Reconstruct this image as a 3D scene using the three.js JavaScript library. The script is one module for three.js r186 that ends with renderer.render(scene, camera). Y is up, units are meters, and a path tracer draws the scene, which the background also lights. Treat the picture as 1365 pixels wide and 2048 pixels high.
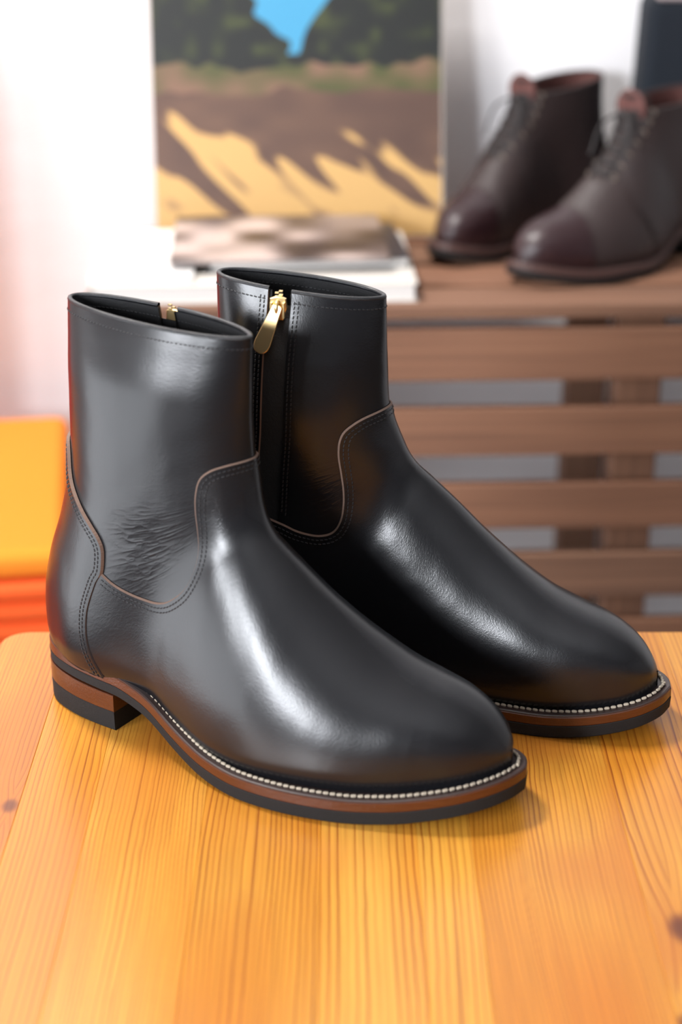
import * as THREE from 'three';
import { mergeGeometries } from 'three/addons/utils/BufferGeometryUtils.js';
import { RoundedBoxGeometry } from 'three/addons/geometries/RoundedBoxGeometry.js';
import { RectAreaLightUniformsLib } from 'three/addons/lights/RectAreaLightUniformsLib.js';

// ---------------------------------------------------------------- camera, exposure, lights
const scene = new THREE.Scene();
const renderer = new THREE.WebGLRenderer({ antialias: true });
renderer.toneMapping = THREE.LinearToneMapping;
renderer.toneMappingExposure = 1.0;
renderer.shadowMap.enabled = true;
RectAreaLightUniformsLib.init();

// a short portrait lens half a metre above the table top, looking 22.6 degrees down; the table top is y = 0
const camera = new THREE.PerspectiveCamera(33.13, 1365 / 2048, 0.05, 30);
camera.position.set(0, 0.523, 0);
camera.rotation.set(-22.6 * Math.PI / 180, 0, 0);
camera.focus = 1.03;
camera.userData.fStop = 3.8;
scene.add(camera);

const ROOM = { x0: -1.75, x1: 8.5, z0: -1.985, z1: 9.5, y0: -0.74, y1: 3.3 };
// daylight enters through the windows of the left wall, beside and behind the photographer
const WINDOWS = [
  { wall: 'left', a0: -1.25, a1: 0.45, y0: -0.6, y1: 0.2, power: 2.2 },     // low panes beside the table: street
  { wall: 'left', a0: 0.1, a1: 0.9, y0: 0.42, y1: 1.0, power: 32 },        // high windows: sky
  { wall: 'left', a0: 1.3, a1: 2.6, y0: 0.55, y1: 1.4, power: 64 },
];
const DAY = new THREE.Color(0.9, 0.94, 1.0);
for (const w of WINDOWS) {
  const l = new THREE.RectAreaLight(DAY, w.power, w.a1 - w.a0, w.y1 - w.y0), y = (w.y0 + w.y1) / 2, a = (w.a0 + w.a1) / 2;
  l.position.set(ROOM.x0 - 0.02, y, a); l.lookAt(9, y, a);
  scene.add(l);
}
// pendant lamp hanging over the armchair, left of the table
const LAMP = { x: -0.6, y: 1.6, z: -1.4, w: 0.32, power: 118 };
const lampLight = new THREE.RectAreaLight(new THREE.Color(1, 0.965, 0.93), LAMP.power, LAMP.w, LAMP.w);
lampLight.position.set(LAMP.x, LAMP.y - 0.012, LAMP.z); lampLight.lookAt(LAMP.x, -9, LAMP.z); scene.add(lampLight);
// ---------------------------------------------------------------- helpers
let seed = 7;
const rnd = () => { seed = (seed * 1664525 + 1013904223) >>> 0; return seed / 4294967296; };
const rr = (a, b) => a + (b - a) * rnd();
const taken = {};
function numbered(name) { const n = taken[name] = (taken[name] ?? -1) + 1; return n ? `${name}_${String(n).padStart(3, '0')}` : name; }
function shade(o) { o.traverse((m) => { if (m.isMesh) { m.castShadow = true; m.receiveShadow = true; } }); return o; }
function thing(name, label, category, pos = [0, 0, 0], turn = 0, group) {
  const o = new THREE.Group(); o.name = numbered(name); o.position.set(...pos); o.rotation.y = turn; o.userData = { label, category };
  if (group) o.userData.group = group;
  scene.add(o); return o;
}
function part(name, geometry, material, parent, label) {
  const m = new THREE.Mesh(geometry, material); m.name = name; m.castShadow = m.receiveShadow = true; if (label) m.userData.label = label; parent.add(m); return m;
}
function struct(name, geometry, material) { const m = new THREE.Mesh(geometry, material); m.name = name; m.userData.kind = 'structure'; m.castShadow = m.receiveShadow = true; scene.add(m); return m; }
function boxAt(x0, x1, y0, y1, z0, z1, r = 0) {
  const g = r ? new RoundedBoxGeometry(x1 - x0, y1 - y0, z1 - z0, 2, r) : new THREE.BoxGeometry(x1 - x0, y1 - y0, z1 - z0);
  g.translate((x0 + x1) / 2, (y0 + y1) / 2, (z0 + z1) / 2); return g;
}
// tiling value noise
function lattice(n, s) { const a = new Float32Array(n * n); let q = s * 7919 + 13; for (let i = 0; i < n * n; i++) { q = (q * 1664525 + 1013904223) >>> 0; a[i] = q / 4294967296; } return a; }
const LAT = 256, lat = [lattice(LAT, 1), lattice(LAT, 2), lattice(LAT, 3)];
function vnoise(x, y, px, py, k = 0) {                               // period px, py
  const a = lat[k % 3], xi = Math.floor(x), yi = Math.floor(y), fx = x - xi, fy = y - yi, sx = fx * fx * (3 - 2 * fx), sy = fy * fy * (3 - 2 * fy);
  const m = (v, p) => ((v % p) + p) % p, x0 = m(xi, px), x1 = m(xi + 1, px), y0 = m(yi, py), y1 = m(yi + 1, py);
  const g = (i, j) => a[((j + k * 31) % LAT) * LAT + ((i + k * 57) % LAT)];
  return (g(x0, y0) * (1 - sx) + g(x1, y0) * sx) * (1 - sy) + (g(x0, y1) * (1 - sx) + g(x1, y1) * sx) * sy;
}
function texture(w, h, fn, srgb = false, repeat = [1, 1]) {           // fn(u, v) gives [r, g, b] or one grey, 0..1
  const d = new Uint8Array(w * h * 4);
  for (let j = 0; j < h; j++) for (let i = 0; i < w; i++) {
    const c = fn(i / w, j / h), o = (j * w + i) * 4, q = (v) => Math.max(0, Math.min(255, Math.round(v * 255)));
    if (typeof c === 'number') d[o] = d[o + 1] = d[o + 2] = q(c); else { d[o] = q(c[0]); d[o + 1] = q(c[1]); d[o + 2] = q(c[2]); }
    d[o + 3] = 255;
  }
  const t = new THREE.DataTexture(d, w, h); t.wrapS = t.wrapT = THREE.RepeatWrapping; t.magFilter = THREE.LinearFilter; t.minFilter = THREE.LinearMipmapLinearFilter; t.generateMipmaps = true;
  if (srgb) t.colorSpace = THREE.SRGBColorSpace;
  t.repeat.set(...repeat); t.needsUpdate = true; return t;
}
const lerp = (a, b, t) => a + (b - a) * t, mix3 = (a, b, t) => [lerp(a[0], b[0], t), lerp(a[1], b[1], t), lerp(a[2], b[2], t)], clamp = (v, a = 0, b = 1) => Math.max(a, Math.min(b, v));
const sstep = (a, b, v) => { const t = clamp((v - a) / (b - a)); return t * t * (3 - 2 * t); };
const lin = (r, g, b) => new THREE.Color().setRGB(r, g, b);

// plaster, leather grain, cloth
const plasterBump = texture(512, 512, (u, v) => 0.5 * vnoise(u * 18, v * 18, 18, 18) + 0.3 * vnoise(u * 60, v * 60, 60, 60, 1) + 0.2 * vnoise(u * 160, v * 160, 160, 160, 2), false, [2.2, 2.2]);
const leatherBump = texture(1024, 1024, (u, v) => 0.45 * vnoise(u * 240, v * 240, 240, 240) + 0.35 * vnoise(u * 130, v * 130, 130, 130, 1) + 0.2 * vnoise(u * 64, v * 64, 64, 64, 2), false, [10, 10]);
const sueBump = texture(512, 512, (u, v) => 0.6 * vnoise(u * 200, v * 200, 200, 200) + 0.4 * vnoise(u * 60, v * 60, 60, 60, 1), false, [12, 12]);
const edgeGrain = texture(512, 512, (u, v) => { const g = 0.6 * vnoise(u * 8, v * 170, 8, 170) + 0.4 * vnoise(u * 30, v * 250, 30, 250, 1); return [0.82 + 0.2 * g, 0.72 + 0.34 * g, 0.66 + 0.4 * g]; }, true, [6, 30]);
// grain of the shaft leather with fine creases over both sides of the ankle; covers the shaft once
const shaftBump = texture(1024, 1024, (u, v) => {
  const grain = 0.3 * vnoise(u * 620, v * 480, 256, 256) + 0.25 * vnoise(u * 330, v * 260, 256, 256, 1);
  const w = (c) => Math.exp(-(((u - c) / 0.12) ** 2) - (((v - 0.66) / 0.11) ** 2)), a = Math.min(1, w(0.72) + w(0.28)), s = u > 0.5 ? 1 : -1;
  const c1 = vnoise(u * 24 + v * 10, v * 74 + s * u * 16, 256, 256, 2), c2 = vnoise(u * 40 + v * 6, v * 130 + s * u * 30, 256, 256, 1), crease = 1 - Math.abs(2 * c1 - 1), fine = 1 - Math.abs(2 * c2 - 1);
  return 0.25 + 0.2 * grain + a * (0.42 * Math.pow(crease, 2) + 0.22 * Math.pow(fine, 2));
}, false, [1 / 0.26, 1 / 0.2]);
shaftBump.offset.set(0.5, 0);
const mat = (color, roughness, extra = {}) => new THREE.MeshPhysicalMaterial({ color, roughness, ...extra });
const M = {
  wall: mat(lin(0.82, 0.8, 0.805), 0.9, { bumpMap: plasterBump, bumpScale: 0.0012 }),
  ceiling: mat(lin(0.78, 0.77, 0.76), 0.95),
  floor: mat(lin(0.06, 0.043, 0.03), 0.5),
  black: mat(lin(0.006, 0.0063, 0.0078), 0.27, { bumpMap: leatherBump, bumpScale: 0.000045 }),
  shaft: mat(lin(0.006, 0.0063, 0.0078), 0.27, { bumpMap: shaftBump, bumpScale: 0.0003 }),
  lining: mat(lin(0.013, 0.013, 0.014), 0.7, { bumpMap: sueBump, bumpScale: 0.0002 }),
  rawEdge: mat(lin(0.17, 0.105, 0.077), 0.85, { bumpMap: sueBump, bumpScale: 0.0003 }),
  darkEdge: mat(lin(0.03, 0.02, 0.018), 0.55),
  thread: mat(lin(0.011, 0.011, 0.013), 0.55),
  weltThread: mat(lin(0.4, 0.34, 0.26), 0.75),
  rubber: mat(lin(0.012, 0.0115, 0.0115), 0.75, { specularIntensity: 0.5, bumpMap: sueBump, bumpScale: 0.00012 }),
  stackedLeather: mat(lin(0.088, 0.024, 0.007), 0.3, { map: edgeGrain, bumpMap: sueBump, bumpScale: 0.0001 }),
  weltTop: mat(lin(0.035, 0.02, 0.018), 0.38),
  gold: mat(lin(0.95, 0.7, 0.34), 0.33, { metalness: 1 }),
};
// ---------------------------------------------------------------- the room
const R = ROOM, TH = 0.12;
struct('floor', boxAt(R.x0 - TH, R.x1 + TH, R.y0 - TH, R.y0, R.z0 - TH, R.z1 + TH), M.floor);
struct('ceiling', boxAt(R.x0 - TH, R.x1 + TH, R.y1, R.y1 + TH, R.z0 - TH, R.z1 + TH), M.ceiling);
struct('wall_back', boxAt(R.x0 - TH, R.x1 + TH, R.y0, R.y1, R.z0 - TH, R.z0), M.wall);
struct('wall_right', boxAt(R.x1, R.x1 + TH, R.y0, R.y1, R.z0, R.z1), M.wall);
struct('wall_front', boxAt(R.x0 - TH, R.x1 + TH, R.y0, R.y1, R.z1, R.z1 + TH), M.wall);
const frameMat = mat(lin(0.8, 0.8, 0.78), 0.5), dayGlow = mat(lin(0.5, 0.5, 0.5), 0.9, { emissive: DAY, emissiveIntensity: 2.5 });
const across = (left, a0, a1, y0, y1, d0, d1) => left ? boxAt(R.x0 - d1, R.x0 - d0, y0, y1, a0, a1) : boxAt(a0, a1, y0, y1, R.z1 + d0, R.z1 + d1);
for (const wall of ['left']) {                                 // each wall is built around its openings
  const ws = WINDOWS.filter((w) => w.wall === wall), left = wall === 'left', order = (l) => [...new Set(l)].sort((a, b) => a - b), gs = [];
  const as = order([left ? R.z0 : R.x0 - TH, left ? R.z1 : R.x1 + TH, ...ws.flatMap((w) => [w.a0, w.a1])]), ys = order([R.y0, R.y1, ...ws.flatMap((w) => [w.y0, w.y1])]);
  for (let i = 0; i + 1 < as.length; i++) for (let k = 0; k + 1 < ys.length; k++) { const ca = (as[i] + as[i + 1]) / 2, cy = (ys[k] + ys[k + 1]) / 2; if (!ws.some((w) => ca > w.a0 && ca < w.a1 && cy > w.y0 && cy < w.y1)) gs.push(across(left, as[i], as[i + 1], ys[k], ys[k + 1], 0, TH)); }
  struct('wall_' + wall, mergeGeometries(gs), M.wall);
}
WINDOWS.forEach((w, i) => {
  const left = w.wall === 'left', b = (...q) => across(left, ...q), g = new THREE.Group(); g.name = 'window_' + (i + 1); g.userData.kind = 'structure'; scene.add(g);
  const f = 0.03, m = (w.a0 + w.a1) / 2;
  for (const q of [b(w.a0, w.a1, w.y0, w.y0 + f, 0.04, 0.1), b(w.a0, w.a1, w.y1 - f, w.y1, 0.04, 0.1), b(w.a0, w.a0 + f, w.y0 + f, w.y1 - f, 0.04, 0.1), b(w.a1 - f, w.a1, w.y0 + f, w.y1 - f, 0.04, 0.1), b(m - f / 2, m + f / 2, w.y0 + f, w.y1 - f, 0.04, 0.1)]) part('window_frame', q, frameMat, g);
  part('window_daylight', b(w.a0, w.a1, w.y0, w.y1, 0.105, 0.115), dayGlow, g);
});
{
  const t = thing('pendant_lamp', 'square white pendant lamp hanging on a cord over the armchair', 'lamp', [LAMP.x, LAMP.y, LAMP.z]), w = LAMP.w / 2, metal = mat(lin(0.6, 0.6, 0.6), 0.5);
  part('diffuser', boxAt(-w, w, 0, 0.01, -w, w), mat(lin(0.8, 0.8, 0.8), 0.6, { emissive: lin(1, 0.965, 0.93), emissiveIntensity: 2 }), t, 'glowing white diffuser');
  part('housing', boxAt(-w - 0.012, w + 0.012, 0.0102, 0.05, -w - 0.012, w + 0.012, 0.006), metal, t);
  part('cord', new THREE.CylinderGeometry(0.004, 0.004, R.y1 - LAMP.y - 0.07, 10).translate(0, (R.y1 - LAMP.y - 0.07) / 2 + 0.05, 0), mat(lin(0.02, 0.02, 0.02), 0.6), t);
  part('ceiling_rose', new THREE.CylinderGeometry(0.05, 0.055, 0.02, 28).translate(0, R.y1 - LAMP.y - 0.01, 0), metal, t);
  shade(t);
}
// ---------------------------------------------------------------- the pine table top, stave by stave
function woodTexture(k, w, h, ring, knots) {
  // u across the stave (0.12 m), v along it (0.6 m)
  const pale = [1.0, 0.775, 0.37], honey = [0.94, 0.6, 0.175], line = [0.55, 0.235, 0.05], dark = [0.45, 0.22, 0.11];
  return texture(w, h, (u, v) => {
    let du = 0, kd = 0;
    for (const [ku, kv, r, s] of knots) { const dx = (u - ku) * 0.12, dy = (v - kv) * 0.6, d = Math.hypot(dx, dy * 0.5); du += Math.sign(dx || 1) * Math.exp(-((d / r) ** 2)) * 0.05 * s; kd = Math.max(kd, Math.exp(-((Math.hypot(dx, dy * 0.62) / (r * 0.36)) ** 4)) * s); }
    const wob = 0.055 * (vnoise(u * 2, v * 3, 2, 3, k) - 0.5) + 0.02 * (vnoise(u * 4, v * 9, 4, 9, k + 1) - 0.5) + 0.004 * (vnoise(u * 10, v * 40, 10, 40, k + 2) - 0.5);
    const a = (u + wob + du) * 0.12 / ring, c = a + 2.4 * vnoise(a * 0.21, 0.5, 64, 8, k);
    const f = c - Math.floor(c), late = Math.pow(f, 6) * (1 - sstep(0.9, 1, f));
    const strength = 0.12 + 0.95 * vnoise(Math.floor(c) * 1.7 + 3, v * 3, 128, 3, k + 1);
    let col = mix3(pale, honey, clamp(0.2 + 0.9 * vnoise(u * 3, v * 5, 3, 5, k + 2)));
    col = mix3(col, line, clamp(late * strength * 1.65));
    const c2 = c * 2.37 + 0.3, g2 = c2 - Math.floor(c2); col = mix3(col, line, clamp(Math.pow(g2, 5) * (1 - sstep(0.92, 1, g2)) * 0.34 * vnoise(Math.floor(c2) * 1.3, v * 4, 128, 4, k)));
    const fib = vnoise(u * 90, v * 14, 90, 14, k); col = col.map((q) => q * (0.955 + 0.075 * fib));
    const blot = vnoise(u * 3 + 5, v * 9, 3, 9, k + 1); col = mix3(col, [0.87, 0.53, 0.21], clamp((blot - 0.62) * 1.6));
    return mix3(col, dark, clamp(kd));
  }, true);
}
const woods = [woodTexture(0, 512, 1536, 0.0034, []), woodTexture(1, 512, 1536, 0.0025, [[0.35, 0.62, 0.012, 0.75]]), woodTexture(2, 512, 1536, 0.0046, [[0.72, 0.3, 0.02, 0.9], [0.62, 0.42, 0.011, 0.7]])];
const woodMats = [];
for (let i = 0; i < 3; i++) for (const tint of [[1, 1, 1], [0.88, 0.78, 0.58], [1.02, 1.08, 1.1]]) woodMats.push(mat(lin(0.67 * tint[0], 0.67 * tint[1], 0.67 * tint[2]), 0.32, { map: woods[i], bumpMap: woods[i], bumpScale: 0.00003 }));
function stave(x0, x1, z0, z1, th, du, dv, round) {                      // rounded: [near corner side] -1 left, 1 right
  const b = 0.0003, s = new THREE.Shape(), r = round ? 0.022 : 0;
  if (round < 0) { s.moveTo(x0, -z1 + 0); s.lineTo(x1, -z1); s.lineTo(x1, -z0); s.lineTo(x0 + r, -z0); s.quadraticCurveTo(x0, -z0, x0, -z0 - r); s.closePath(); }
  else { s.moveTo(x0, -z1); s.lineTo(x1, -z1); s.lineTo(x1, -z0); s.lineTo(x0, -z0); s.closePath(); }
  const g = new THREE.ExtrudeGeometry(s, { depth: th - 2 * b, bevelEnabled: true, bevelThickness: b, bevelSize: b, bevelOffset: -b, bevelSegments: 1, curveSegments: 10 });
  g.rotateX(-Math.PI / 2); g.translate(0, -th + b, 0);
  const p = g.attributes.position, uv = new Float32Array(p.count * 2);
  for (let i = 0; i < p.count; i++) { uv[2 * i] = (p.getX(i) - x0 + p.getY(i)) / 0.12 + du; uv[2 * i + 1] = p.getZ(i) / 0.6 + dv; }
  g.setAttribute('uv', new THREE.BufferAttribute(uv, 2)); return g;
}
{
  const t = thing('pine_table', 'honey coloured pine table with glued staves under the black boots', 'table', [0, 0, 0]);
  const xs = [-0.228, -0.181, -0.1395, -0.0765, -0.011, 0.0415, 0.071, 0.1555, 0.214, 0.276, 0.338, 0.402], TZ0 = -1.045, TZ1 = -0.36, pick = [4, 0, 3, 1, 6, 8, 4, 7, 0, 5, 2];
  for (let i = 0; i + 1 < xs.length; i++) part('stave', stave(xs[i], xs[i + 1], TZ0, TZ1, 0.028, i * 0.37, i * 0.213, i ? 0 : -1), woodMats[pick[i]], t);
  const legMat = woodMats[4];
  for (const [x, z] of [[-0.195, -1.0], [0.365, -1.0], [-0.195, -0.4], [0.365, -0.4]]) part('leg', boxAt(x - 0.022, x + 0.022, R.y0, -0.0285, z - 0.022, z + 0.022, 0.003), legMat, t);
  for (const z of [-1.0, -0.4]) part('apron', boxAt(-0.172, 0.342, -0.09, -0.0286, z - 0.01, z + 0.01), legMat, t);
  shade(t);
}
// ---------------------------------------------------------------- the slatted crate and what stands on it
const crateWood = texture(256, 1024, (u, v) => { const g = 0.5 * vnoise(u * 26, v * 4, 26, 4) + 0.3 * vnoise(u * 70, v * 9, 70, 9, 1) + 0.2 * vnoise(u * 5, v * 5, 5, 5, 2); return mix3([0.46, 0.33, 0.26], [0.66, 0.49, 0.385], g); }, true);
const crateMats = [[1, 1, 1], [0.9, 0.86, 0.82], [1.08, 0.98, 0.9]].map((t) => mat(lin(0.78 * t[0], 0.78 * t[1], 0.78 * t[2]), 0.75, { map: crateWood, bumpMap: crateWood, bumpScale: 0.0006 }));
function plank(len, w, th, axis) {                                     // along x, height w, thickness th; uv along the grain
  const g = new RoundedBoxGeometry(len, w, th, 2, 0.0025), p = g.attributes.position, uv = g.attributes.uv, d = rnd();
  for (let i = 0; i < p.count; i++) uv.setXY(i, (p.getY(i) + p.getZ(i)) / 0.12 + d, p.getX(i) / 0.7 + d * 3);
  return g;
}
const CT = 0.074, CZ0 = -1.955, CZ1 = -1.589, CX0 = -0.255, CX1 = 0.545, CB = R.y0;
{
  const t = thing('slatted_crate', 'weathered brown slatted wooden crate with gaps, carrying the brown boots and magazines', 'crate', [0.0586, 0, -1.772], 0.035);
  const L = CX1 - CX0, cx = (CX0 + CX1) / 2, add = (name, g, x, y, z, ry = 0, rz = 0) => { const m = part(name, g, crateMats[Math.floor(rnd() * 3)], t); m.position.set(x - 0.0586, y, z + 1.772); m.rotation.set(0, ry, rz); return m; };
  const rows = [[0.0503, -0.0025], [-0.0303, -0.0803], [-0.1104, -0.159], [-0.1865, -0.2358], [-0.2625, -0.312], [-0.339, -0.389], [-0.416, -0.466], [-0.493, -0.543], [-0.57, -0.62], [-0.647, -0.697]];
  for (const [a, b] of rows) add('front_slat', plank(L, a - b, 0.014), cx, (a + b) / 2, CZ1 - 0.007);
  for (const [za, zb] of [[-1.589, -1.655], [-1.672, -1.742], [-1.76, -1.83], [-1.848, -1.918]]) { const m = add('top_slat', plank(L, za - zb, 0.014), cx, CT - 0.007, (za + zb) / 2); m.rotation.x = Math.PI / 2; }
  for (const x of [CX0 + 0.022, 0.288, CX1 - 0.04]) for (const z of [CZ1 - 0.036, CZ0 + 0.05]) { const m = add('corner_post', plank(CT - 0.0145 - CB, 0.044, 0.042), x, (CT - 0.0145 + CB) / 2, z); m.rotation.z = Math.PI / 2; }
  for (const x of [CX0 + 0.007, CX1 - 0.008]) for (const [a, b] of rows) { const m = add('end_slat', plank(CZ1 - CZ0 - 0.075, a - b, 0.014), x, (a + b) / 2 - 0.0, (CZ0 + CZ1) / 2 - 0.005); m.rotation.y = Math.PI / 2; }
  shade(t);
}
// framed-looking square print leaning against the wall: a plain landscape
{
  const hash = (i) => { const q = Math.sin(i * 127.1) * 43758.5453; return q - Math.floor(q); };
  const art = texture(512, 512, (u, v) => {
    const w = 0.05 * (vnoise(u * 6, v * 6, 64, 64) - 0.5) + 0.03 * (vnoise(u * 20, v * 20, 64, 64, 1) - 0.5);
    const top = [0.30, 0.66, 0.83], leafA = [0.10, 0.115, 0.10], leafB = [0.30, 0.33, 0.16], soil = [0.37, 0.27, 0.23], soil2 = [0.47, 0.35, 0.28], straw = [0.90, 0.72, 0.45], stoneC = [0.56, 0.42, 0.34];
    const skyHalf = 0.02 + 0.22 * sstep(0.60, 1.0, v + w * 1.5);
    let c;
    if (v + w > 0.58) { const tree = mix3(leafA, leafB, clamp(vnoise(u * 22, v * 22, 64, 64, 2) * 1.5 - 0.62)); c = Math.abs(u - 0.48 + w) < skyHalf && v > 0.62 ? top : tree; }
    else if (v + w > 0.5) c = mix3(stoneC, leafB, vnoise(u * 14, v * 14, 64, 64));
    else { c = mix3(soil, soil2, vnoise(u * 9, v * 18, 64, 64, 1)); const heap = 0.6 * vnoise(u * 9 + v * 14 + 2, v * 5 + 1, 64, 64, 2) + 0.4 * vnoise(u * 22 + v * 20, v * 12, 64, 64); c = mix3(c, straw, sstep(0.5, 0.6, heap + (0.2 - v) * 1.1)); }
    return c;
  }, true);
  const t = thing('landscape_print', 'square print of dark trees, blue sky and brown field leaning on the wall', 'picture', [-0.0455, CT, -1.862], 0.0);
  const lean = -0.2, s = 0.316, board = part('backing_board', new RoundedBoxGeometry(s, s, 0.006, 2, 0.001), mat(lin(0.55, 0.5, 0.45), 0.8), t); board.geometry.translate(0, s / 2, 0);
  const pr = part('print', new THREE.PlaneGeometry(s - 0.004, s - 0.004), mat(lin(0.72, 0.72, 0.72), 0.5, { map: art }), t); pr.geometry.translate(0, s / 2, 0.0032);
  board.rotation.set(lean, 0, 0.012); pr.rotation.set(lean, 0, 0.012);
  shade(t);
}
// magazines and books in front of the print
{
  const page = mat(lin(0.8, 0.77, 0.73), 0.8), gloss = (c) => mat(c, 0.3);
  const picture = texture(256, 256, (u, v) => mix3([0.22, 0.18, 0.18], [0.83, 0.75, 0.72], clamp(vnoise(u * 5, v * 4, 64, 64) * 1.9 - 0.45)), true);
  const book = (name, label, w, d, h, x, y, z, turn, coverMat) => {
    const t = thing(name, label, name === 'magazine' ? 'magazine' : 'book', [x, y, z], turn);
    const th = 0.0012; part('page_block', boxAt(-w / 2 + 0.002, w / 2 - 0.003, th, h - th, -d / 2 + 0.003, d / 2 - 0.003), page, t, 'white pages');
    part('front_cover', boxAt(-w / 2, w / 2, h - th, h, -d / 2, d / 2, 0.0004), coverMat, t); part('back_cover', boxAt(-w / 2, w / 2, 0, th, -d / 2, d / 2, 0.0004), coverMat, t);
    part('spine', boxAt(-w / 2, -w / 2 + 0.0016, th, h - th, -d / 2, d / 2), coverMat, t);
    return shade(t);
  };
  book('book', 'thick pale book at the bottom of the stack on the crate', 0.315, 0.215, 0.018, -0.088, CT, -1.705, 0.04, mat(lin(0.62, 0.58, 0.53), 0.5));
  book('book', 'dark navy book between the pale book and the picture magazine', 0.2, 0.15, 0.01, -0.038, CT + 0.0182, -1.73, 0.1, gloss(lin(0.008, 0.014, 0.03)));
  book('magazine', 'glossy picture magazine on top of the navy book', 0.215, 0.19, 0.004, -0.064, CT + 0.0284, -1.735, 0.05, mat(lin(0.85, 0.85, 0.85), 0.3, { map: picture }));
  book('magazine', 'white covered magazine lying at the left end of the pale book', 0.1, 0.2, 0.005, -0.196, CT + 0.0182, -1.705, 0.04, mat(lin(0.82, 0.8, 0.78), 0.35));
}
// dark navy bag at the right
{
  const t = thing('cloth_bag', 'dark navy cloth bag standing behind the brown lace boots', 'bag', [0.425, CT, -1.935], -0.04);
  const g = new RoundedBoxGeometry(0.19, 0.252, 0.085, 10, 0.016), p = g.attributes.position;
  for (let i = 0; i < p.count; i++) { const x = p.getX(i), y = p.getY(i), z = p.getZ(i), f = 1 + 0.11 * (0.126 - y) / 0.252 * 2 * 0.5; p.setXYZ(i, x * f + 0.004 * Math.sin(y * 30), y + (x > 0 ? 0.006 : -0.004) * (y > 0 ? 1 : 0), z * f + 0.005 * Math.sin(x * 34 + y * 11)); }
  g.computeVertexNormals(); g.translate(0, 0.128, 0);
  const navy = mat(lin(0.003, 0.0075, 0.015), 0.9, { bumpMap: sueBump, bumpScale: 0.0004 }); part('body', g, navy, t); part('top_hem', boxAt(-0.086, 0.09, 0.247, 0.257, -0.037, 0.037, 0.004), mat(lin(0.4, 0.33, 0.33), 0.8), t, 'pale top hem');
  shade(t);
}
// ---------------------------------------------------------------- the orange daybed at the left
{
  const cord = mat(lin(0.84, 0.1, 0.01), 0.85, { sheen: 0.4, sheenColor: lin(1, 0.3, 0.05) }), seatTop = mat(lin(0.88, 0.25, 0.012), 0.85), red = mat(lin(0.68, 0.045, 0.02), 0.8);
  const t = thing('daybed', 'orange corduroy daybed with a yellow orange seat pad beside the pine table', 'daybed', [-0.715, R.y0, -1.475], 0.14);
  part('base', boxAt(-0.4, 0.45, 0.09, 0.566, -0.36, 0.03, 0.012), cord, t, 'orange base');
  part('seat_pad', boxAt(-0.4, 0.452, 0.567, 0.598, -0.362, 0.034, 0.014), seatTop, t, 'yellow orange seat pad');
  const rib = new THREE.CapsuleGeometry(0.0105, 0.82, 4, 14); rib.rotateZ(Math.PI / 2);
  for (let i = 0; i < 22; i++) { const m = part('corduroy_rib', rib, cord, t); m.position.set(0.026, 0.556 - i * 0.0212, 0.029); }
  for (const [x, z] of [[-0.36, -0.3], [0.4, -0.3], [-0.36, -0.02], [0.4, -0.02]]) part('leg', new THREE.CylinderGeometry(0.018, 0.013, 0.09, 14).translate(x, 0.045, z), mat(lin(0.1, 0.06, 0.04), 0.5), t);
  shade(t);
  // red cushion propped up on it
  const c = thing('cushion', 'red cushion propped upright on the orange daybed', 'cushion', [-0.71, R.y0 + 0.599, -1.70], 0.14), g = new RoundedBoxGeometry(0.46, 0.46, 0.13, 8, 0.05), p = g.attributes.position;
  for (let i = 0; i < p.count; i++) { const x = p.getX(i) / 0.23, y = p.getY(i) / 0.23, k = 0.45 + 0.55 * (1 - x * x) * (1 - y * y) + 0.0; p.setZ(i, p.getZ(i) * Math.max(0.3, k) * 1.2); }
  g.computeVertexNormals(); g.translate(0, 0.23, 0); part('cover', g, red, c);
  part('piping', new THREE.TubeGeometry(new THREE.CatmullRomCurve3([[-0.21, 0.02], [0.21, 0.02], [0.226, 0.23], [0.21, 0.44], [-0.21, 0.44], [-0.226, 0.23]].map(([x, y]) => new THREE.Vector3(x, y, 0)), true, 'catmullrom', 0.2), 80, 0.006, 8, true), red, c);
  shade(c);
}
// ---------------------------------------------------------------- boots: shared shape maths (millimetres, x to the toe, y up, z to the outer side)
function pchip(pts) {                                              // monotone cubic through [x, y] pairs
  const n = pts.length, h = [], d = [], m = new Array(n).fill(0);
  for (let i = 0; i < n - 1; i++) { h[i] = pts[i + 1][0] - pts[i][0]; d[i] = (pts[i + 1][1] - pts[i][1]) / h[i]; }
  m[0] = d[0]; m[n - 1] = d[n - 2];
  for (let i = 1; i < n - 1; i++) if (d[i - 1] * d[i] > 0) { const a = 2 * h[i] + h[i - 1], b = h[i] + 2 * h[i - 1]; m[i] = (a + b) / (a / d[i - 1] + b / d[i]); }
  return (x) => {
    if (x <= pts[0][0]) return pts[0][1];
    if (x >= pts[n - 1][0]) return pts[n - 1][1];
    let i = 0; while (x > pts[i + 1][0]) i++;
    const t = (x - pts[i][0]) / h[i], t2 = t * t, t3 = t2 * t;
    return (2 * t3 - 3 * t2 + 1) * pts[i][1] + (t3 - 2 * t2 + t) * h[i] * m[i] + (-2 * t3 + 3 * t2) * pts[i + 1][1] + (t3 - t2) * h[i] * m[i + 1];
  };
}
function spline2(pts, n = 200) {                                   // dense [x, y] points along a centripetal curve
  const c = new THREE.CatmullRomCurve3(pts.map((p) => new THREE.Vector3(p[0], p[1], 0)), false, 'centripetal');
  return c.getSpacedPoints(n).map((v) => [v.x, v.y]);
}
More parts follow.
